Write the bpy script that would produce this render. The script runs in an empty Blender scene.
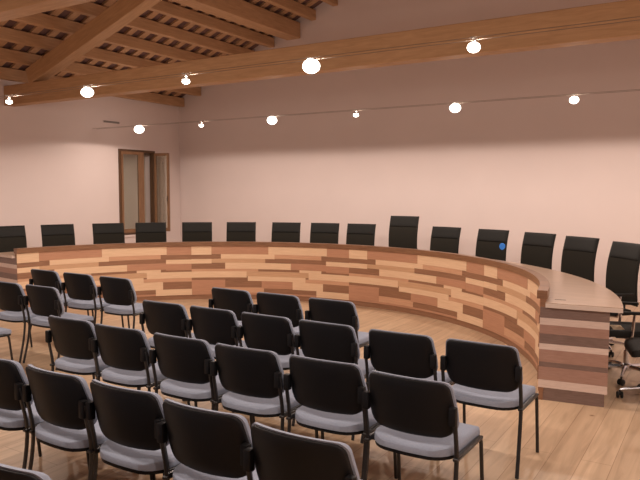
import bpy, bmesh, math, random
from math import sin, cos, pi, radians, sqrt
from mathutils import Vector, Matrix
random.seed(11)
C = bpy.context.scene.collection
sc = bpy.context.scene

# ------------------------------------------------------------------ helpers
def link(o, parent=None):
    C.objects.link(o)
    if parent is not None:
        o.parent = parent
    return o

def obj(name, bm, mat, parent=None, smooth=None, loc=None):
    bmesh.ops.recalc_face_normals(bm, faces=bm.faces[:])
    me = bpy.data.meshes.new(name)
    bm.to_mesh(me); bm.free()
    for m in (mat if isinstance(mat, (list, tuple)) else [mat]):
        me.materials.append(m)
    if smooth is not None:
        me.polygons.foreach_set('use_smooth', [True] * len(me.polygons))
        me.set_sharp_from_angle(angle=radians(smooth))
    o = bpy.data.objects.new(name, me)
    if loc: o.location = loc
    return link(o, parent)

def tag(o, label, cat, group=None, kind=None):
    if label: o['label'] = label
    if cat: o['category'] = cat
    if group: o['group'] = group
    if kind: o['kind'] = kind
    return o

def thing(name, label, cat, loc=(0, 0, 0), rotz=0, group=None):
    o = bpy.data.objects.new(name, None)
    o.empty_display_size = .1
    o.location = loc; o.rotation_euler = (0, 0, rotz)
    link(o)
    return tag(o, label, cat, group)

def struct(name, bm, mat, parent=None, smooth=None):
    o = obj(name, bm, mat, parent, smooth)
    if parent is None: o['kind'] = 'structure'
    return o

def copy_tree(o, parent=None):
    c = o.copy(); C.objects.link(c)
    if parent is not None: c.parent = parent
    for ch in o.children:
        copy_tree(ch, c)
    return c

def box(bm, x0, x1, y0, y1, z0, z1, mi=0, M=None):
    vs = [bm.verts.new((x, y, z)) for x in (x0, x1) for y in (y0, y1) for z in (z0, z1)]
    if M is not None:
        for v in vs: v.co = M @ v.co
    for f in ((0, 1, 3, 2), (4, 6, 7, 5), (0, 4, 5, 1), (2, 3, 7, 6), (0, 2, 6, 4), (1, 5, 7, 3)):
        fc = bm.faces.new([vs[i] for i in f]); fc.material_index = mi
    return vs

def bevel_all(bm, w, seg=2):
    bmesh.ops.bevel(bm, geom=bm.edges[:], offset=w, segments=seg, affect='EDGES', profile=.5)

def smooth_path(pts, n=5):
    P = [Vector(p) for p in pts]
    out = []
    for i in range(len(P) - 1):
        p0 = P[max(i - 1, 0)]; p1 = P[i]; p2 = P[i + 1]; p3 = P[min(i + 2, len(P) - 1)]
        for k in range(n):
            t = k / n
            out.append(.5 * ((2 * p1) + (-p0 + p2) * t + (2 * p0 - 5 * p1 + 4 * p2 - p3) * t * t + (-p0 + 3 * p1 - 3 * p2 + p3) * t ** 3))
    out.append(P[-1])
    return out

def round_path(pts, r, n=5):
    """polyline with filleted corners"""
    P = [Vector(p) for p in pts]
    out = [P[0]]
    for i in range(1, len(P) - 1):
        a = (P[i - 1] - P[i]); b = (P[i + 1] - P[i])
        rr = min(r, a.length * .45, b.length * .45)
        A = P[i] + a.normalized() * rr; B = P[i] + b.normalized() * rr
        for k in range(n + 1):
            t = k / n
            out.append(A * (1 - t) ** 2 + P[i] * 2 * t * (1 - t) + B * t * t)
    out.append(P[-1])
    return out

def tube(bm, pts, r, seg=8, r2=None, ry=None, mi=0):
    """swept round (or oval rx,ry) tube; r2 = end radius for taper"""
    P = [Vector(p) for p in pts]
    n = len(P)
    rings = []
    up = None
    for i in range(n):
        d = (P[min(i + 1, n - 1)] - P[max(i - 1, 0)]).normalized()
        if up is None:
            up = Vector((0, 0, 1)) if abs(d.z) < .9 else Vector((0, 1, 0))
        s = d.cross(up)
        if s.length < 1e-4: s = d.cross(Vector((1, 0, 0)))
        s.normalize(); u = s.cross(d).normalized(); up = u
        rad = r if r2 is None else r + (r2 - r) * i / (n - 1)
        rb = rad if ry is None else ry
        rings.append([bm.verts.new(P[i] + s * cos(2 * pi * k / seg) * rad + u * sin(2 * pi * k / seg) * rb) for k in range(seg)])
    for i in range(n - 1):
        for k in range(seg):
            f = bm.faces.new((rings[i][k], rings[i][(k + 1) % seg], rings[i + 1][(k + 1) % seg], rings[i + 1][k]))
            f.material_index = mi
    for rg in (rings[0][::-1], rings[-1]):
        f = bm.faces.new(rg); f.material_index = mi

def lathe(bm, prof, seg=16, M=None, mi=0):
    """prof: [(r,z)...] revolved about z"""
    rings = []
    for r, z in prof:
        rg = []
        for k in range(seg):
            v = Vector((r * cos(2 * pi * k / seg), r * sin(2 * pi * k / seg), z))
            rg.append(bm.verts.new(M @ v if M is not None else v))
        rings.append(rg)
    for a, b in zip(rings[:-1], rings[1:]):
        for k in range(seg):
            f = bm.faces.new((a[k], a[(k + 1) % seg], b[(k + 1) % seg], b[k])); f.material_index = mi
    f = bm.faces.new(rings[0][::-1]); f.material_index = mi
    f = bm.faces.new(rings[-1]); f.material_index = mi

def pad(bm, nx, nt, P, mi=0):
    """closed slab: P(s,t,side) s,t in -1..1, side 0/1"""
    L = []
    for side in (0, 1):
        L.append([[bm.verts.new(P(-1 + 2 * i / nx, -1 + 2 * j / nt, side)) for i in range(nx + 1)] for j in range(nt + 1)])
    for side in (0, 1):
        g = L[side]
        for j in range(nt):
            for i in range(nx):
                q = (g[j][i], g[j][i + 1], g[j + 1][i + 1], g[j + 1][i])
                f = bm.faces.new(q if side else q[::-1]); f.material_index = mi
    a, b = L
    rim = [(0, i) for i in range(nx + 1)] + [(j, nx) for j in range(1, nt + 1)] + [(nt, i) for i in range(nx - 1, -1, -1)] + [(j, 0) for j in range(nt - 1, 0, -1)]
    for k in range(len(rim)):
        p, q = rim[k], rim[(k + 1) % len(rim)]
        f = bm.faces.new((a[p[0]][p[1]], a[q[0]][q[1]], b[q[0]][q[1]], b[p[0]][p[1]])); f.material_index = mi

def ease(t):            # packs rows towards both ends so corners round nicely
    return sin(t * pi / 2)

def corner(hw, half, t, r_lo, r_hi):
    """half width of a rounded rectangle at t in -1..1 (height 2*half)"""
    d_hi = half * (1 - t); d_lo = half * (1 + t)
    w = hw
    if d_hi < r_hi: w = min(w, hw - r_hi + sqrt(max(0, r_hi ** 2 - (r_hi - d_hi) ** 2)))
    if d_lo < r_lo: w = min(w, hw - r_lo + sqrt(max(0, r_lo ** 2 - (r_lo - d_lo) ** 2)))
    return w

# ------------------------------------------------------------------ materials
def nt(name):
    m = bpy.data.materials.new(name); m.use_nodes = True
    t = m.node_tree; b = t.nodes['Principled BSDF']
    return m, t, b

def plain(name, col, rough=.5, metal=0, spec=.5, noise=0, nscale=40, bump=0):
    m, t, b = nt(name)
    b.inputs['Base Color'].default_value = (*col, 1)
    b.inputs['Roughness'].default_value = rough
    b.inputs['Metallic'].default_value = metal
    b.inputs['Specular IOR Level'].default_value = spec
    tc = t.nodes.new('ShaderNodeTexCoord')
    n = t.nodes.new('ShaderNodeTexNoise'); n.inputs['Scale'].default_value = nscale; n.inputs['Detail'].default_value = 4
    t.links.new(tc.outputs['Object'], n.inputs['Vector'])
    if noise:
        mx = t.nodes.new('ShaderNodeMix'); mx.data_type = 'RGBA'
        mx.inputs[6].default_value = (*[c * (1 - noise) for c in col], 1)
        mx.inputs[7].default_value = (*[min(1, c * (1 + noise)) for c in col], 1)
        t.links.new(n.outputs['Fac'], mx.inputs[0]); t.links.new(mx.outputs[2], b.inputs['Base Color'])
    if bump:
        bp = t.nodes.new('ShaderNodeBump'); bp.inputs['Strength'].default_value = bump; bp.inputs['Distance'].default_value = .004
        t.links.new(n.outputs['Fac'], bp.inputs['Height']); t.links.new(bp.outputs['Normal'], b.inputs['Normal'])
    return m

def wood(name, c1, c2, scale=(1, 1, 1), rough=.5, ring=6, bump=.05):
    """streaky grain; scale squeezes the object coordinates along the grain"""
    m, t, b = nt(name)
    tc = t.nodes.new('ShaderNodeTexCoord'); mp = t.nodes.new('ShaderNodeMapping')
    mp.inputs['Scale'].default_value = scale
    n1 = t.nodes.new('ShaderNodeTexNoise'); n1.inputs['Scale'].default_value = ring; n1.inputs['Detail'].default_value = 6; n1.inputs['Roughness'].default_value = .6
    n1.inputs['Distortion'].default_value = .6
    cr = t.nodes.new('ShaderNodeValToRGB')
    cr.color_ramp.elements[0].position = .3; cr.color_ramp.elements[0].color = (*c1, 1)
    cr.color_ramp.elements[1].position = .7; cr.color_ramp.elements[1].color = (*c2, 1)
    t.links.new(tc.outputs['Object'], mp.inputs['Vector']); t.links.new(mp.outputs['Vector'], n1.inputs['Vector'])
    t.links.new(n1.outputs['Fac'], cr.inputs['Fac']); t.links.new(cr.outputs['Color'], b.inputs['Base Color'])
    b.inputs['Roughness'].default_value = rough
    bp = t.nodes.new('ShaderNodeBump'); bp.inputs['Strength'].default_value = bump; bp.inputs['Distance'].default_value = .003
    t.links.new(n1.outputs['Fac'], bp.inputs['Height']); t.links.new(bp.outputs['Normal'], b.inputs['Normal'])
    return m

M = {}
M['wall'] = plain('wall_plaster', (.72, .62, .60), .85, noise=.035, nscale=1.4)
M['shell'] = plain('black_plastic', (.007, .007, .0085), .5, spec=.22, noise=.2, nscale=60)
M['frame'] = plain('black_steel', (.012, .012, .014), .35, spec=.6)
M['uph'] = plain('grey_upholstery', (.27, .305, .39), .9, noise=.12, nscale=90, bump=.4)
M['mesh'] = plain('charcoal_mesh_fabric', (.022, .020, .016), .9, spec=.15, noise=.25, nscale=300, bump=.3)
M['leather'] = plain('black_leather', (.009, .009, .008), .6, spec=.25, noise=.2, nscale=30, bump=.1)
M['chrome'] = plain('chrome', (.75, .78, .85), .15, metal=1)
M['steel'] = plain('brushed_steel', (.6, .58, .55), .3, metal=1)
M['wire'] = plain('cable_steel', (.22, .18, .15), .5, metal=.6)
M['rubber'] = plain('black_rubber', (.015, .015, .015), .7)
M['blue'] = plain('blue_disc', (.03, .22, .75), .5)
M['paper'] = plain('cream_paper', (.75, .60, .42), .8)
M['beam'] = wood('glulam_beam', (.40, .225, .105), (.52, .31, .16), (.6, 6, 6), .6, 5)
M['purlin'] = wood('purlin_timber', (.41, .235, .12), (.54, .325, .18), (6, .6, 6), .6, 5)
M['joist'] = wood('batten_timber', (.42, .24, .13), (.54, .33, .19), (1, 4, 4), .65, 4)
M['window_wood'] = wood('window_wood', (.08, .042, .022), (.14, .075, .04), (6, 6, .8), .45, 5)
M['sash_wood'] = wood('sash_wood', (.17, .085, .042), (.27, .145, .075), (6, 6, .8), .45, 5)
M['tile'] = plain('dark_terracotta', (.16, .085, .075), .8, noise=.35, nscale=5)
M['shutter'] = plain('shutter_paint', (.50, .45, .38), .6)
M['dark'] = plain('dark_slot', (.05, .045, .04), .8)
M['cap'] = wood('cap_walnut', (.16, .075, .038), (.27, .14, .075), (1.5, 1.5, 20), .32, 4)
PL = [wood('plank_maple', (.68, .46, .29), (.80, .58, .39), (1.2, 1.2, 30), .55, 4),
      wood('plank_cherry', (.42, .21, .125), (.52, .28, .17), (1.2, 1.2, 30), .55, 4),
      wood('plank_walnut', (.22, .105, .055), (.33, .17, .095), (1.2, 1.2, 30), .55, 4),
      wood('plank_oak', (.50, .30, .17), (.62, .39, .24), (1.2, 1.2, 30), .55, 4),
      wood('plank_beech', (.52, .29, .17), (.64, .38, .24), (1.2, 1.2, 30), .55, 4)]
EP = [wood('stripe_maple', (.64, .52, .47), (.76, .63, .57), (3, 3, 30), .4, 4),
      wood('stripe_cherry', (.34, .20, .16), (.42, .265, .215), (3, 3, 30), .4, 4),
      wood('stripe_walnut', (.17, .115, .10), (.24, .165, .145), (3, 3, 30), .4, 4)]
M['top'] = wood('worktop_veneer', (.34, .235, .17), (.50, .36, .27), (.8, 14, 1), .28, 3)
M['edge'] = plain('pale_edge_band', (.62, .52, .46), .5)

def floor_mat():
    m, t, b = nt('oak_floor')
    N = t.nodes.new; Lk = t.links.new
    tc = N('ShaderNodeTexCoord'); mp = N('ShaderNodeMapping'); mp.inputs['Rotation'].default_value = (0, 0, radians(90))
    Lk(tc.outputs['Object'], mp.inputs['Vector'])
    br = N('ShaderNodeTexBrick'); br.offset = .37; br.inputs['Scale'].default_value = 1
    br.inputs['Brick Width'].default_value = 1.9; br.inputs['Row Height'].default_value = .19
    br.inputs['Mortar Size'].default_value = .0018; br.inputs['Mortar Smooth'].default_value = .2; br.inputs['Bias'].default_value = 0
    br.inputs['Color1'].default_value = (.60, .435, .29, 1); br.inputs['Color2'].default_value = (.51, .36, .235, 1)
    br.inputs['Mortar'].default_value = (.30, .18, .11, 1)
    Lk(mp.outputs['Vector'], br.inputs['Vector'])
    g = N('ShaderNodeMapping'); g.inputs['Scale'].default_value = (9, .7, 1); Lk(tc.outputs['Object'], g.inputs['Vector'])
    n = N('ShaderNodeTexNoise'); n.inputs['Scale'].default_value = 2.2; n.inputs['Detail'].default_value = 7; n.inputs['Distortion'].default_value = .8
    Lk(g.outputs['Vector'], n.inputs['Vector'])
    cr = N('ShaderNodeValToRGB'); cr.color_ramp.elements[0].position = .3; cr.color_ramp.elements[0].color = (.80, .78, .76, 1)
    cr.color_ramp.elements[1].position = .7; cr.color_ramp.elements[1].color = (1.1, 1.1, 1.1, 1)
    Lk(n.outputs['Fac'], cr.inputs['Fac'])
    mx = N('ShaderNodeMix'); mx.data_type = 'RGBA'; mx.blend_type = 'MULTIPLY'; mx.inputs[0].default_value = 1
    Lk(br.outputs['Color'], mx.inputs[6]); Lk(cr.outputs['Color'], mx.inputs[7])
    # knots
    vo = N('ShaderNodeTexVoronoi'); vo.inputs['Scale'].default_value = 2.3; Lk(tc.outputs['Object'], vo.inputs['Vector'])
    kr = N('ShaderNodeValToRGB'); kr.color_ramp.elements[0].position = .02; kr.color_ramp.elements[0].color = (.45, .33, .27, 1)
    kr.color_ramp.elements[1].position = .06; kr.color_ramp.elements[1].color = (1, 1, 1, 1)
    Lk(vo.outputs['Distance'], kr.inputs['Fac'])
    m2 = N('ShaderNodeMix'); m2.data_type = 'RGBA'; m2.blend_type = 'MULTIPLY'; m2.inputs[0].default_value = 1
    Lk(mx.outputs[2], m2.inputs[6]); Lk(kr.outputs['Color'], m2.inputs[7]); Lk(m2.outputs[2], b.inputs['Base Color'])
    b.inputs['Roughness'].default_value = .42
    return m
M['floor'] = floor_mat()

def glass_mat():
    m = bpy.data.materials.new('window_glass'); m.use_nodes = True
    t = m.node_tree; t.nodes.clear()
    o = t.nodes.new('ShaderNodeOutputMaterial'); mix = t.nodes.new('ShaderNodeMixShader'); mix.inputs[0].default_value = .30
    a = t.nodes.new('ShaderNodeBsdfTransparent'); a.inputs[0].default_value = (.86, .88, .84, 1)
    g = t.nodes.new('ShaderNodeBsdfGlossy'); g.inputs['Roughness'].default_value = .15; g.inputs['Color'].default_value = (.8, .8, .75, 1)
    t.links.new(a.outputs[0], mix.inputs[1]); t.links.new(g.outputs[0], mix.inputs[2]); t.links.new(mix.outputs[0], o.inputs[0])
    return m
M['glass'] = glass_mat()

def emit(name, col, s):
    m = bpy.data.materials.new(name); m.use_nodes = True
    t = m.node_tree; t.nodes.clear()
    o = t.nodes.new('ShaderNodeOutputMaterial'); e = t.nodes.new('ShaderNodeEmission')
    e.inputs[0].default_value = (*col, 1); e.inputs[1].default_value = s
    t.links.new(e.outputs[0], o.inputs[0]); return m
M['bulb'] = emit('halogen_glow', (1, .90, .78), 9)

# ------------------------------------------------------------------ dimensions (metres; origin on the floor below the camera)
WX0, WX1, WY0, WY1 = -11.13, 2.9, -3.5, 11.565
RIDGE = -4.1
SL = .415
def deck(x):                       # underside of the roof deck
    zr = 4.10 + SL * (RIDGE + 10.7)
    return zr - SL * abs(x - RIDGE)

# ------------------------------------------------------------------ room shell
bm = bmesh.new(); box(bm, WX0 - .3, WX1 + .3, WY0 - .3, WY1 + .3, -.12, 0); struct('floor', bm, M['floor'])
WIN = (9.71, 10.76, .80, 2.66)    # window opening: y0,y1,z0,z1
bm = bmesh.new()
HT = deck(WX0) + .25
for r in ((WY0 - .3, WIN[0], 0, HT), (WIN[1], WY1 + .3, 0, HT), (WIN[0], WIN[1], 0, WIN[2]), (WIN[0], WIN[1], WIN[3], HT)):
    box(bm, WX0 - .4, WX0, r[0], r[1], r[2], r[3])
bmesh.ops.remove_doubles(bm, verts=bm.verts[:], dist=1e-4)
struct('wall_left', bm, M['wall'])
def gable(name, y0, y1):
    bm = bmesh.new()
    pr = [(WX0, 0), (WX1, 0), (WX1, deck(WX1) + .2), (RIDGE, deck(RIDGE) + .2), (WX0, deck(WX0) + .2)]
    a = [bm.verts.new((x, y0, z)) for x, z in pr]; b = [bm.verts.new((x, y1, z)) for x, z in pr]
    bm.faces.new(a); bm.faces.new(b[::-1])
    for i in range(5):
        bm.faces.new((a[i], b[i], b[(i + 1) % 5], a[(i + 1) % 5]))
    struct(name, bm, M['wall'])
gable('wall_back', WY1, WY1 + .3)
gable('wall_front', WY0 - .3, WY0)
bm = bmesh.new(); box(bm, WX1, WX1 + .3, WY0 - .3, WY1 + .3, 0, deck(WX1) + .2); struct('wall_right', bm, M['wall'])

# roof deck of dark tiles on pale battens (surface pattern of the ceiling)
bm = bmesh.new()
ang = math.atan(SL)
def roof_side(sgn, xe):
    # slab
    x0, x1 = (xe, RIDGE)
    z0, z1 = deck(xe), deck(RIDGE)
    v = [bm.verts.new(p) for p in ((x0, WY0, z0), (x0, WY1, z0), (x1, WY1, z1), (x1, WY0, z1), (x0, WY0, z0 + .15), (x0, WY1, z0 + .15), (x1, WY1, z1 + .15), (x1, WY0, z1 + .15))]
    for f in ((0, 1, 2, 3), (7, 6, 5, 4), (0, 4, 5, 1), (2, 6, 7, 3), (1, 5, 6, 2), (3, 7, 4, 0)):
        bm.faces.new([v[i] for i in f]).material_index = 0
    # battens running up the slope
    y = WY0 + .15
    while y < WY1 - .05:
        w, h = .13, .045
        q = [bm.verts.new(p) for p in ((x0, y, z0 - h), (x0, y + w, z0 - h), (x1, y + w, z1 - h), (x1, y, z1 - h), (x0, y, z0 + .01), (x0, y + w, z0 + .01), (x1, y + w, z1 + .01), (x1, y, z1 + .01))]
        for f in ((0, 1, 2, 3), (7, 6, 5, 4), (0, 4, 5, 1), (2, 6, 7, 3), (1, 5, 6, 2), (3, 7, 4, 0)):
            bm.faces.new([q[i] for i in f]).material_index = 1
        y += .31
roof_side(1, WX0); roof_side(-1, WX1)
struct('ceiling', bm, [M['tile'], M['joist']])

# ------------------------------------------------------------------ roof timbers
PG = 'slender roof purlins running towards the back wall'
def purlin(x, w, h, label, big=False, y0=WY0 + .02):
    z1 = deck(x) - .045
    bm = bmesh.new()
    box(bm, -w / 2, w / 2, y0, WY1 - .005, -h, 0)
    bevel_all(bm, .008, 1)
    o = obj('purlin', bm, M['purlin'], loc=(x, 0, z1))
    tag(o, label, 'roof beam', None if big else PG)
    return o
ORD = ['first', 'second', 'third', 'fourth', 'fifth', 'sixth', 'seventh', 'eighth', 'ninth', 'tenth', 'eleventh', 'twelfth', 'thirteenth', 'fourteenth', 'fifteenth', 'sixteenth', 'seventeenth']
px = [-11.13 + .07]
k = 0
for i in range(12):
    x = -11.0 + .52 * i
    if abs(x + 7.75) < .25: continue
    if x > RIDGE - .2: break
    purlin(x, .12, .20, 'slender timber purlin under the tiled roof, %s out from the window wall' % ORD[k]); k += 1
purlin(-7.85, .34, .32, 'thick squared timber purlin meeting the back wall high above the spotlights', True)
purlin(RIDGE, .30, .42, 'thick ridge timber along the top of the roof', True)

def timber(name, length, w, h, mat, label, loc, rot, top=0):
    """timber along local +x, its underside at local z=0"""
    bm = bmesh.new(); box(bm, 0, length, -w / 2, w / 2, 0, h); bevel_all(bm, .006, 1)
    o = obj(name, bm, mat, loc=loc); o.rotation_euler = rot
    return tag(o, label, 'roof beam')
TY = 7.23
timber('tie_beam', WX1 - WX0 - .01, .20, .345, M['beam'], 'long glulam tie beam crossing the room above the nearer row of spotlights', (WX0 + .005, TY, 3.285), (0, 0, 0))
timber('tie_beam', WX1 - WX0 - .01, .20, .345, M['beam'], 'nearest glulam tie beam, cut off by the top left corner of the picture', (WX0 + .005, 3.52, 3.285), (0, 0, 0))
rl = (RIDGE + 10.15) / cos(.325)
timber('rafter', 6.4, .22, .28, M['beam'], 'sloping truss rafter rising from the left end of the long tie beam', (-10.37, TY, 3.60), (0, -math.atan(.345), 0))
timber('rafter', 6.4, .22, .28, M['beam'], 'sloping truss rafter rising from the nearest tie beam', (-10.37, 3.52, 3.60), (0, -math.atan(.345), 0))

# ------------------------------------------------------------------ window in the left wall
w = thing('window_1', None, None, (WX0, WIN[0], WIN[2])); w['kind'] = 'structure'
WW, WH = WIN[1] - WIN[0], WIN[3] - WIN[2]
bm = bmesh.new()
ft = .06
for r in ((0, ft, 0, WH), (WW - ft, WW, 0, WH), (ft, WW - ft, 0, ft), (ft, WW - ft, WH - ft, WH)):
    box(bm, -.10, .015, r[0], r[1], r[2], r[3])
obj('window_frame', bm, M['window_wood'], w)
bm = bmesh.new(); box(bm, -.34, -.31, .0, WW, .0, WH)
for i in range(14): box(bm, -.312, -.298, .03, WW - .03, .05 + i * .13, .14 + i * .13)
obj('outer_shutter', bm, M['shutter'], w)
def sash(length, stile, M4):
    s = bpy.data.objects.new('sash', None); link(s, w); s.matrix_local = M4
    bm = bmesh.new(); H = WH - .10
    for r in ((0, .05, 0, H), (length - stile, length, 0, H), (.05, length - stile, 0, .08), (.05, length - stile, H - .06, H)):
        box(bm, -.022, .022, r[0], r[1], r[2], r[3])
    obj('sash_frame', bm, M['sash_wood'], s)
    bm = bmesh.new(); box(bm, -.003, .003, .05, length - stile, .08, H - .06); obj('pane', bm, M['glass'], s)
    return s
sash(.60, .15, Matrix.Translation((.02, .05, .05)) @ Matrix.Rotation(radians(-4), 4, 'Z'))
s2 = sash(.37, .05, Matrix.Translation((.045, WW - .05, .05)) @ Matrix.Rotation(radians(-75), 4, 'Z'))
bm = bmesh.new(); tube(bm, round_path([(.02, .35, .78), (.07, .35, .78), (.07, .35, .68)], .02), .009); obj('handle', bm, M['dark'], s2)
bm = bmesh.new(); box(bm, 0, .035, -.02, WW + .02, -.05, 0); bevel_all(bm, .005, 1); obj('window_sill', bm, M['wall'], w)
# dark vent slot high on the wall
t = thing('wall_vent', 'narrow dark vent slot high on the wall left of the window', 'vent', (WX0, 9.32, 3.18))
bm = bmesh.new(); box(bm, -.0, .012, 0, .44, 0, .05); obj('vent_frame', bm, M['wall'], t)
bm = bmesh.new()
for i in range(3): box(bm, .012, .017, .01, .43, .006 + i * .014, .014 + i * .014)
obj('slat', bm, M['dark'], t)

# ------------------------------------------------------------------ curved council desk
CX, CY, R = -4.944, 5.177, 3.651
AR, AL = radians(7.3), radians(173.2)      # right and left ends (polar angles)
desk = thing('council_desk', 'long curved council desk fronted with mixed light and dark wood planks', 'desk', (CX, CY, 0))
def arc_solid(bm, r0, r1, z0, z1, a0, a1, n, mi=0):
    rings = []
    lo, hi = min(a0, a1), max(a0, a1); st = (AL - AR) / 200      # facets of every arc share one angular grid
    cut = [a for a in (AR + st * k for k in range(0, 201)) if lo + 1e-3 < a < hi - 1e-3]
    for a in [lo] + cut + [hi]:
        c, s = cos(a), sin(a)
        rings.append([bm.verts.new((r * c, r * s, z)) for r, z in ((r0, z0), (r0, z1), (r1, z1), (r1, z0))])
    for A, B in zip(rings[:-1], rings[1:]):
        for k in range(4):
            f = bm.faces.new((A[k], A[(k + 1) % 4], B[(k + 1) % 4], B[k])); f.material_index = mi
    bm.faces.new(rings[0][::-1]).material_index = mi; bm.faces.new(rings[-1]).material_index = mi
KZ, HP, CT = .075, .869, .940
PLANKS = None
SEAM = [AL + (AR - AL) * i / 4 for i in range(5)]
def plank_layout(rng, ncol=48, nrow=26):
    """random tessellation of long thin blocks, returns (c0,c1,r0,r1,material)"""
    grid = [[-1] * ncol for _ in range(nrow)]; out = []
    for r in range(nrow - 1, -1, -1):
        c = 0
        while c < ncol:
            if grid[r][c] >= 0: c += 1; continue
            free = 0
            while c + free < ncol and grid[r][c + free] < 0: free += 1
            Lw = min(free, rng.choice([5, 6, 8, 9, 10, 12, 14, 17]))
            if free - Lw < 4: Lw = free
            Hh = rng.choice([1, 1, 2, 2, 2, 3])
            Hh = min(Hh, r + 1)
            while Hh > 1 and any(grid[r - hh][c + j] >= 0 for hh in range(Hh) for j in range(Lw)): Hh -= 1
            m = rng.choices([0, 1, 2, 3, 4], [34, 20, 16, 17, 13])[0]
            if Hh == 1 and rng.random() < .45: m = 2
            for hh in range(Hh):
                for j in range(Lw): grid[r - hh][c + j] = len(out)
            out.append((c / ncol, (c + Lw) / ncol, (r - Hh + 1) / nrow, (r + 1) / nrow, m)); c += Lw
    return out
_mod = [(12,165,56,122,0),(165,610,56,118,1),(610,1085,56,118,0),(1085,1272,56,122,1),
        (12,238,122,155,2),(238,660,118,153,0),(660,1040,118,150,4),(1040,1272,122,157,2),
        (12,165,155,190,0),(165,585,153,185,3),(585,1080,150,183,2),(1080,1272,157,190,0),
        (12,270,190,230,2),(270,790,185,233,0),(790,1080,183,232,1),(1080,1272,190,239,1),
        (12,530,231,251,4),(530,860,233,250,2),(860,1040,232,254,0),(1040,1272,239,252,2),
        (12,437,251,299,0),(437,935,250,290,3),(935,1272,252,300,0),
        (12,447,299,317,2),(447,910,290,325,0),(910,1272,300,328,4),
        (12,270,317,418,1),(270,556,325,375,2),(556,805,325,382,1),(805,1055,325,385,0),(1055,1272,328,385,2),
        (270,575,375,418,4),(575,1000,385,418,2),(1000,1272,385,432,0),(12,1000,418,432,1)]
PANEL_DATA = [[((x0 - 12) / 1260, (x1 - 12) / 1260, 1 - (y1 - 56) / 376, 1 - (y0 - 56) / 376, m) for x0, x1, y0, y1, m in _mod]] * 4
for i in range(4):
    rng = random.Random(40 + i)
    lay = PANEL_DATA[i] if PANEL_DATA else plank_layout(rng)
    bm = bmesh.new()
    a0, a1 = SEAM[i], SEAM[i + 1]
    # core behind the planks
    arc_solid(bm, R + .004, R + .05, KZ, HP, a0 - .0004, a1 + .0004, 30, 2)
    for (u0, u1, v0, v1, m) in lay:
        b0 = a0 + (a1 - a0) * u0; b1 = a0 + (a1 - a0) * u1
        g = -.00012
        n = max(1, int((u1 - u0) * 30))
        z0 = KZ + (HP - KZ) * v0; z1 = KZ + (HP - KZ) * v1
        dr = rng.choice([0, .0015, .003])
        arc_solid(bm, R - dr, R + .006, z0, z1 - .0006, b0 - g, b1 + g, n, m)
    obj('front_panel', bm, PL, desk, 30)
bm = bmesh.new(); arc_solid(bm, R + .012, R + .045, 0, KZ, AL, AR, 110); obj('plinth', bm, PL[2], desk, 30)
bm = bmesh.new(); arc_solid(bm, R - .022, R + .062, HP, CT, AL + .003, AR - .003, 120)
obj('cap_rail', bm, M['cap'], desk, 30)
bm = bmesh.new(); arc_solid(bm, R + .05, R + .64, .8365, .842, AL + .010, AR - .010, 120)
obj('worktop', bm, M['top'], desk, 30)
bm = bmesh.new(); arc_solid(bm, R + .052, R + .642, .802, .8362, AL + .012, AR - .012, 120)
o = obj('edge_band', bm, M['edge'], desk, 30)
for a, sg in ((AR, -1), (AL, 1)):
    bm = bmesh.new()
    Mx = Matrix.Rotation(a, 4, 'Z')
    st = [(13, 2), (8, 0), (13.4, 1), (5, 2), (12.6, 1), (6, 0), (10, 2), (9, 1), (7, 0), (11, 2)]
    z = 0; tot = sum(s[0] for s in st)
    for j, (h, m) in enumerate(st):
        hz = h / tot * .80
        inset = .02 if j == 0 else 0
        y = (.0, .03) if sg < 0 else (-.03, 0)
        box(bm, R + (.015 if j == 0 else 0), R + .545 - inset, y[0] + (.008 if j == 0 and sg < 0 else 0), y[1] - (.008 if j == 0 and sg > 0 else 0), z, z + hz - .0005, m, Mx)
        z += hz
    obj('end_panel', bm, EP, desk)
for i in range(1, 4):
    bm = bmesh.new(); box(bm, R + .05, R + .50, -.015, .015, 0, .80, 0, Matrix.Rotation(SEAM[i], 4, 'Z')); obj('support_panel', bm, PL[3], desk)
bm = bmesh.new(); box(bm, R + .11, R + .20, -.006, .006, .842, .8435, 0, Matrix.Rotation(AR + .045, 4, 'Z')); obj('cable_slot', bm, M['dark'], desk)

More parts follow.
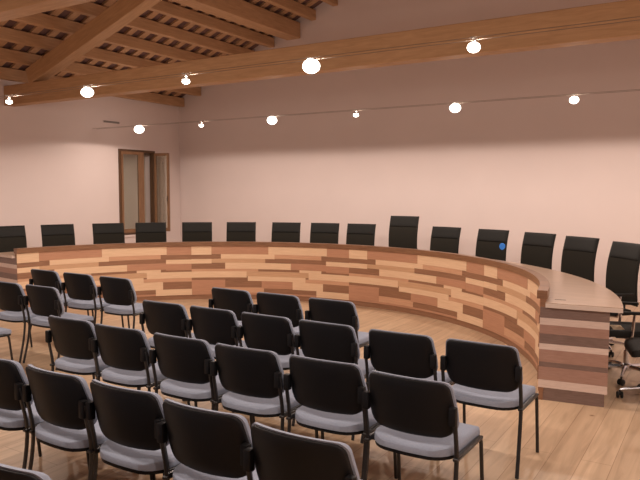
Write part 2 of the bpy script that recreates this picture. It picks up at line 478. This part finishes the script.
# ------------------------------------------------------------------ stacking chairs
def make_chair():
    t = thing('stacking_chair', 'x', 'chair')
    # back cushion (faces +y) and rear shell
    def bz(t_): return .515 + (.305) * (ease(t_) + 1) / 2
    def curve(x, z):
        return .062 - (z - .50) * .235 + 1.15 * x * x - .018
    def wid(te): return .246 - .018 * max(0, te + .1)
    def cush(s, t_, side):
        te = ease(t_); z = .672 + .157 * te
        hw = corner(wid(te) + .006, .155, te, .085, .040)
        x = hw * ease(s)
        e = min(1, (1 - abs(s)) * 3.2, (1 - abs(te)) * 5)
        y = curve(x, z) + (.012 + .026 * sqrt(max(0, e)) if side else 0)
        zz = z - .035 * (x / .226) ** 2 * max(0, te) * .35 + .0
        return (x, y, zz)
    bm = bmesh.new(); pad(bm, 14, 18, cush); obj('backrest', bm, M['uph'], t, 50)
    def shell(s, t_, side):
        te = ease(t_); z = .667 + .155 * te
        hw = corner(wid(te) - .002, .153, te, .085, .036)
        x = hw * ease(s)
        e = min(1, (1 - abs(s)) * 4, (1 - abs(te)) * 4)
        y = curve(x, z) + (.004 if side else -.008 - .012 * sqrt(max(0, e)))
        zz = z - .035 * (x / .226) ** 2 * max(0, te) * .35
        return (x, y, zz)
    bm = bmesh.new(); pad(bm, 14, 18, shell); obj('back_shell', bm, M['shell'], t, 50)
    # seat
    def seat(s, t_, side, inset=0, zb=.425, zt=.470):
        te = ease(t_); yc = .265
        hw = corner(.240 - inset, .235, te, .11, .06) + .006 * te
        x = hw * ease(s)
        yy = yc + (.235 - inset) * te - (.030 * (1 - (x / .24) ** 2) if te < 0 else -.012 * (1 - (x / .24) ** 2)) * abs(te)
        e = min(1, (1 - abs(s)) * 3.5, (1 - abs(te)) * 4)
        if side: z = zt - .018 + .018 * sqrt(max(0, e)) - .010 * (1 - min(1, abs(x) / .2)) * (1 - te * te)
        else: z = zb
        if te > .7: z -= (te - .7) * .03
        return (x, yy, z)
    bm = bmesh.new(); pad(bm, 14, 16, lambda s, q, d: seat(s, q, d)); obj('seat', bm, M['uph'], t, 50)
    bm = bmesh.new(); pad(bm, 12, 14, lambda s, q, d: seat(s, q, d, .004, .405, .436)); obj('seat_shell', bm, M['shell'], t, 50)
    for sg in (-1, 1):
        X = sg * .254
        bm = bmesh.new()
        box(bm, X - .010 - (.018 if sg > 0 else 0), X + .010 + (.018 if sg < 0 else 0), .014, .052, .600, .695)
        bevel_all(bm, .007, 2); obj('bracket', bm, M['shell'], t, 40)
        bm = bmesh.new()
        tube(bm, round_path([(X, .026, .67), (X, .075, .43), (X, .055, .25), (X + sg * .006, -.005, .004)], .12), .0125, 8, ry=.010)
        obj('leg', bm, M['frame'], t, 40)
        bm = bmesh.new()
        tube(bm, round_path([(X, .065, .425), (X, .44, .425), (X + sg * .004, .485, .004)], .05), .0115, 8, ry=.010)
        obj('leg', bm, M['frame'], t, 40)
        bm = bmesh.new(); box(bm, X - .015, X + .015, .05, .44, .408, .426); bevel_all(bm, .004, 1); obj('seat_rail', bm, M['frame'], t, 40)
    for y in (.11, .40):
        bm = bmesh.new(); tube(bm, [(-.25, y, .412), (.25, y, .412)], .010); obj('crossbar', bm, M['frame'], t, 40)
    return t

rows = [  # (row phrase, block phrase, y of back top, [x...])
    ('row nearest the desk', 'left block', 4.85, [-6.94, -6.33, -5.70]),
    ('second row from the desk', 'left block', 4.01, [-6.37, -5.81]),
    ('third row from the desk', 'left block', 3.17, [-5.95]),
    ('row nearest the desk', 'main block', 4.88, [-4.09, -3.53, -2.94]),
    ('second row from the desk', 'main block', 3.99, [-4.09, -3.552, -3.01, -2.46, -1.86, -1.30]),
    ('third row from the desk', 'main block', 3.09, [-4.16, -3.61, -3.03, -2.48, -1.92, -1.37]),
    ('fourth row from the desk', 'main block', 2.14, [-3.575, -3.02, -2.485, -1.95, -1.417]),
    ('fifth and nearest row', 'main block', 1.30, [-3.24, -2.70, -2.16]),
]
special = {(0, 0): 'leftmost black and grey stacking chair of the far left block, beside the desk front',
           (5, 0): 'grey-seated stacking chair cut off by the left edge, only seat and leg showing',
           (2, 0): 'grey-seated stacking chair cut off by the left edge, only seat and front leg showing'}
GC = 'black and grey stacking chairs set out in rows'
proto = None; rj = random.Random(5)
for ri, (rp, bp_, y, xs) in enumerate(rows):
    for ci, x in enumerate(xs):
        if proto is None: proto = o = make_chair()
        else: o = copy_tree(proto)
        o.location = (x, y + rj.uniform(-.01, .01) - {(5, 5): .06, (6, 4): .06, (6, 3): .02}.get((ri, ci), 0), 0); o.rotation_euler = (0, 0, radians(rj.uniform(-1.5, 1.5)))
        n = len(xs)
        if n == 1: pos = 'only chair showing'
        elif ci == 0: pos = 'leftmost'
        elif ci == n - 1: pos = 'rightmost'
        else: pos = ORD[ci] + ' from the left'
        lab = 'grey-seated stacking chair, %s in the %s, %s' % (pos, rp, bp_)
        if ri == 4 and ci == 5: lab = 'black-backed stacking chair with grey seat, nearest the striped desk end, its legs in full view'
        if n == 1: lab = 'grey-seated stacking chair at the left edge, only its seat and front leg showing'
        o['label'] = lab; o['group'] = GC

# ------------------------------------------------------------------ office chairs
def make_office():
    """faces +y, origin under the gas column"""
    t = thing('office_chair', 'x', 'office chair')
    def prof(z):                      # back surface y as a function of z (front face)
        u = (z - .50) / .70
        return -.240 + .045 * sin(u * pi * .95) - .055 * u - .02 * max(0, u - .75)
    def back(z0, z1, hw0, hw1, th, r, puff):
        def P(s, q, side):
            te = ease(q); z = (z0 + z1) / 2 + (z1 - z0) / 2 * te
            hwz = hw0 + (hw1 - hw0) * (te + 1) / 2
            hw = corner(hwz, (z1 - z0) / 2, te, r, r)
            x = hw * ease(s)
            e = min(1, (1 - abs(s)) * 3, (1 - abs(te)) * 4)
            y = prof(z) + .35 * x * x + (puff * sqrt(max(0, e)) if side else -th)
            return (x, y, z)
        return P
    bm = bmesh.new(); pad(bm, 10, 10, back(1.02, 1.20, .252, .254, .030, .012, .012)); obj('headrest', bm, M['leather'], t, 50)
    bm = bmesh.new(); pad(bm, 10, 16, back(.53, 1.034, .256, .254, .020, .02, .004)); obj('backrest', bm, M['mesh'], t, 50)
    for sg in (-1, 1):
        bm = bmesh.new()
        tube(bm, [(sg * (.254 + .0 * (z - .53) / .66), prof(z) + .35 * .0576 - .012, z) for z in [.53 + .067 * i for i in range(11)]], .011, 8)
        obj('back_frame', bm, M['leather'], t, 40)
    def seat(s, q, side):
        te = ease(q); hw = corner(.245, .235, te, .07, .05); x = hw * ease(s); y = .03 + .235 * te
        e = min(1, (1 - abs(s)) * 3.5, (1 - abs(te)) * 4)
        z = (.475 + .022 * sqrt(max(0, e))) if side else .435
        if te > .6: z -= (te - .6) * .06
        return (x, y, z)
    bm = bmesh.new(); pad(bm, 12, 14, seat); obj('seat', bm, M['leather'], t, 50)
    bm = bmesh.new(); box(bm, -.09, .09, -.12, .12, .39, .437); bevel_all(bm, .01, 1); obj('tilt_mechanism', bm, M['frame'], t)
    bm = bmesh.new(); tube(bm, round_path([(0, -.10, .41), (0, -.26, .42), (0, prof(.62) - .03, .64)], .06), .022, 8, ry=.012); obj('back_bracket', bm, M['frame'], t, 40)
    for sg in (-1, 1):
        bm = bmesh.new()
        tube(bm, round_path([(sg * .15, .02, .43), (sg * .285, .02, .43), (sg * .285, .0, .655)], .04), .013, 8, ry=.018)
        a = obj('armrest', bm, M['chrome'], t, 40)
        bm = bmesh.new(); box(bm, sg * .285 - .026, sg * .285 + .026, -.15, .12, .655, .682); bevel_all(bm, .009, 2); obj('arm_pad', bm, M['leather'], a, 40)
    bm = bmesh.new(); lathe(bm, [(.026, .10), (.026, .26), (.016, .262), (.016, .40)], 14); obj('gas_column', bm, M['chrome'], t, 40)
    bm = bmesh.new(); lathe(bm, [(.045, .07), (.048, .13), (.03, .14)], 16)
    for k in range(5):
        a = radians(18 + 72 * k)
        tube(bm, [(.03 * cos(a), .03 * sin(a), .108), (.18 * cos(a), .18 * sin(a), .098), (.315 * cos(a), .315 * sin(a), .078)], .022, 8, r2=.013)
    b = obj('star_base', bm, M['chrome'], t, 40)
    for k in range(5):
        a = radians(18 + 72 * k)
        bm = bmesh.new()
        T = Matrix.Translation((.315 * cos(a), .315 * sin(a), .030)) @ Matrix.Rotation(a + .6 + k, 4, 'Z') @ Matrix.Rotation(pi / 2, 4, 'X')
        for s0 in (-.026, .006):
            lathe(bm, [(.022, s0), (.029, s0 + .004), (.029, s0 + .016), (.022, s0 + .02)], 14, T)
        tube(bm, [(.315 * cos(a), .315 * sin(a), .03), (.315 * cos(a), .315 * sin(a), .075)], .009, 8)
        obj('caster', bm, M['rubber'], b, 40)
    return t
och = [(167.6, 1.190), (158.5, 1.190), (148.8, 1.186), (140.3, 1.182), (130.8, 1.178), (121.5, 1.201), (111.8, 1.207), (103.4, 1.217), (95.4, 1.196),
       (85.9, 1.353), (76.6, 1.215), (66.2, 1.221), (55.8, 1.211), (46.2, 1.221), (35.2, 1.227), (20.8, 1.21), (12.2, 1.21)]
proto = None
for i, (a, z) in enumerate(och):
    if proto is None: proto = o = make_office()
    else: o = copy_tree(proto)
    ar = radians(a); rb_ = 4.95 if i != 15 else 4.80
    turn = radians(random.uniform(-3, 3) + {10: 4, 11: 8, 12: 10, 13: 9, 14: 7}.get(i, 0))
    o.location = (CX + rb_ * cos(ar) - .33 * cos(ar + turn), CY + rb_ * sin(ar) - .33 * sin(ar + turn), 0)
    o.rotation_euler = (0, 0, ar + pi / 2 + turn)
    o['group'] = 'black office chairs behind the curved desk'
    o['label'] = 'black office chair with padded head panel behind the curved desk, %s from the left' % ORD[i]
    if i == 9: o['label'] = 'tallest black office chair, its back rising above its neighbours behind the desk'
    if i == 11: o['label'] = 'black office chair with a small round blue sticker on its back'
    if i == 14: o['label'] = 'black office chair with armrests showing, just past the rounded worktop end'
    if i == 15: o['label'] = 'black office chair at the right edge, partly hidden behind the striped desk end'
    if i == 16: o['label'] = 'nearest black office chair at the right edge, chrome star base and caster showing'
    dz = z - 1.20
    if abs(dz) > .1:              # gas lift raised: lift everything but the base
        for ch in o.children:
            if ch.name.split('.')[0] not in ('star_base', 'gas_column'): ch.location.z += dz
            elif ch.name.startswith('gas_column'): ch.scale.z = 1 + dz / .40; ch.location.z = -.10 * dz / .40
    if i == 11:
        bm = bmesh.new(); lathe(bm, [(.050, 0), (.050, .006), (.047, .008)], 24, Matrix.Translation((-.200, -.216, .965)) @ Matrix.Rotation(-pi / 2, 4, 'X'))  # flat round blue disc on the front of the backrest
        obj('disc', bm, M['blue'], o)
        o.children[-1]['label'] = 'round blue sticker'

bm = bmesh.new()
vs = [bm.verts.new(p) for p in ((-.05, -.10, .0), (.05, -.10, .0), (.05, .0, .022), (-.05, .0, .022), (.05, .10, .003), (-.05, .10, .003))]
bm.faces.new(vs[:4]); bm.faces.new((vs[3], vs[2], vs[4], vs[5]))
bmesh.ops.solidify(bm, geom=bm.faces[:], thickness=.003)
o = obj('folded_paper', bm, M['paper'], loc=(-.86, 6.63, .4985)); o.rotation_euler = (0, 0, .5)
tag(o, 'small cream folded paper lying on the office chair seat beside the striped desk end', 'paper')

# ------------------------------------------------------------------ spotlights on tensioned cables
def cable(y, z, label):
    t = thing('lamp_cable', label, 'cable', (WX0, y, z))
    for s, dz in ((-.05, 0.03), (.05, 0.03)):
        bm = bmesh.new(); tube(bm, [(0, s, dz), (WX1 - WX0, s, dz)], .0025, 6); obj('wire', bm, M['wire'], t)
    return t
cable(5.38, 3.0, 'pair of thin steel wires carrying the nearer row of spotlights')
cable(9.11, 3.0, 'pair of thin steel wires carrying the farther row of spotlights')
cable(1.65, 3.0, 'pair of thin steel wires for spotlights above the rear rows of chairs')
def make_lamp(name='cable_spotlight'):
    t = thing(name, 'x', 'spotlight')
    bm = bmesh.new(); box(bm, -.012, .012, -.055, .055, .026, .038); tube(bm, [(0, 0, .03), (0, 0, -.005)], .006, 8); obj('clamp', bm, M['steel'], t)
    bm = bmesh.new()
    pr = [(.014, .012), (.022, .004), (.040, -.022), (.047, -.044)]
    inner = [(r - .003, z - .001) for r, z in pr[::-1]]
    rings = []
    seg = 20
    for r, z in pr + inner: rings.append([bm.verts.new((r * cos(2 * pi * k / seg), r * sin(2 * pi * k / seg), z)) for k in range(seg)])
    for a, b in zip(rings[:-1], rings[1:]):
        for k in range(seg): bm.faces.new((a[k], a[(k + 1) % seg], b[(k + 1) % seg], b[k]))
    obj('reflector', bm, M['steel'], t, 40)
    return t
LAMPS = [(5.38, [(-8.28, .045), (-6.69, .075), (-5.07, .045), (-3.45, .085), (-1.85, .055), (-.24, .04), (1.37, .04)], 3.0),
         (9.11, [(-9.83, .095), (-8.22, .045), (-6.63, .085), (-5.01, .04), (-3.39, .08), (-1.77, .06), (-.16, .045), (1.45, .04)], 3.0),
         (1.65, [(-8.0, .04), (-6.4, .04), (-4.8, .04), (-3.2, .04), (-1.6, .04), (0, .04), (1.5, .04)], 3.0)]
PW = 62; LC = (1, .82, .70)
proto = None
rn = ['nearer', 'farther', 'rear']
for li, (y, xs, z) in enumerate(LAMPS):
    for i, (x, rb) in enumerate(xs):
        if proto is None: proto = o = make_lamp()
        else: o = copy_tree(proto)
        o.location = (x, y, z)
        bm = bmesh.new(); bmesh.ops.create_uvsphere(bm, u_segments=16, v_segments=10, radius=rb)  # bulb sphere enlarged so its shape takes in the glare around the lamp
        for v in bm.verts: v.co.z = v.co.z * .8
        obj('bulb', bm, M['bulb'], o, 60, loc=(0, 0, -.040))
        o['label'] = 'small halogen spotlight on the %s cable, %s from the left' % (rn[li], ORD[i])
        o['group'] = 'halogen spotlights on the %s cable' % rn[li]
        L = bpy.data.lights.new('halogen', 'SPOT'); L.energy = PW; L.color = LC
        L.spot_size = radians(172); L.spot_blend = .12; L.shadow_soft_size = .03
        lo = bpy.data.objects.new('halogen_light', L); lo.location = (x, y, z - .12); C.objects.link(lo)
        L = bpy.data.lights.new('halogen_spill', 'POINT'); L.energy = 5 if li == 1 else 9; L.color = LC; L.shadow_soft_size = .05
        lo = bpy.data.objects.new('spill_light', L); lo.location = (x, y, z + .10); C.objects.link(lo)

# ------------------------------------------------------------------ light and camera
wd = bpy.data.worlds.new('world'); sc.world = wd; wd.use_nodes = True
wd.node_tree.nodes['Background'].inputs[0].default_value = (.10, .12, .2, 1); wd.node_tree.nodes['Background'].inputs[1].default_value = .2
cam = bpy.data.cameras.new('camera'); co = bpy.data.objects.new('camera', cam); C.objects.link(co)
cam.sensor_fit = 'HORIZONTAL'; cam.sensor_width = 36; cam.lens = 656.1 / 640 * 36; cam.clip_start = .05
co.matrix_world = Matrix.Translation((0, 0, 1.77)) @ Matrix.Rotation(radians(31.888), 4, 'Z') @ Matrix.Rotation(pi / 2 - .0747, 4, 'X') @ Matrix.Rotation(.0024, 4, 'Z')
sc.camera = co
sc.view_settings.view_transform = 'Standard'
sc.view_settings.look = 'None'
sc.view_settings.exposure = 0
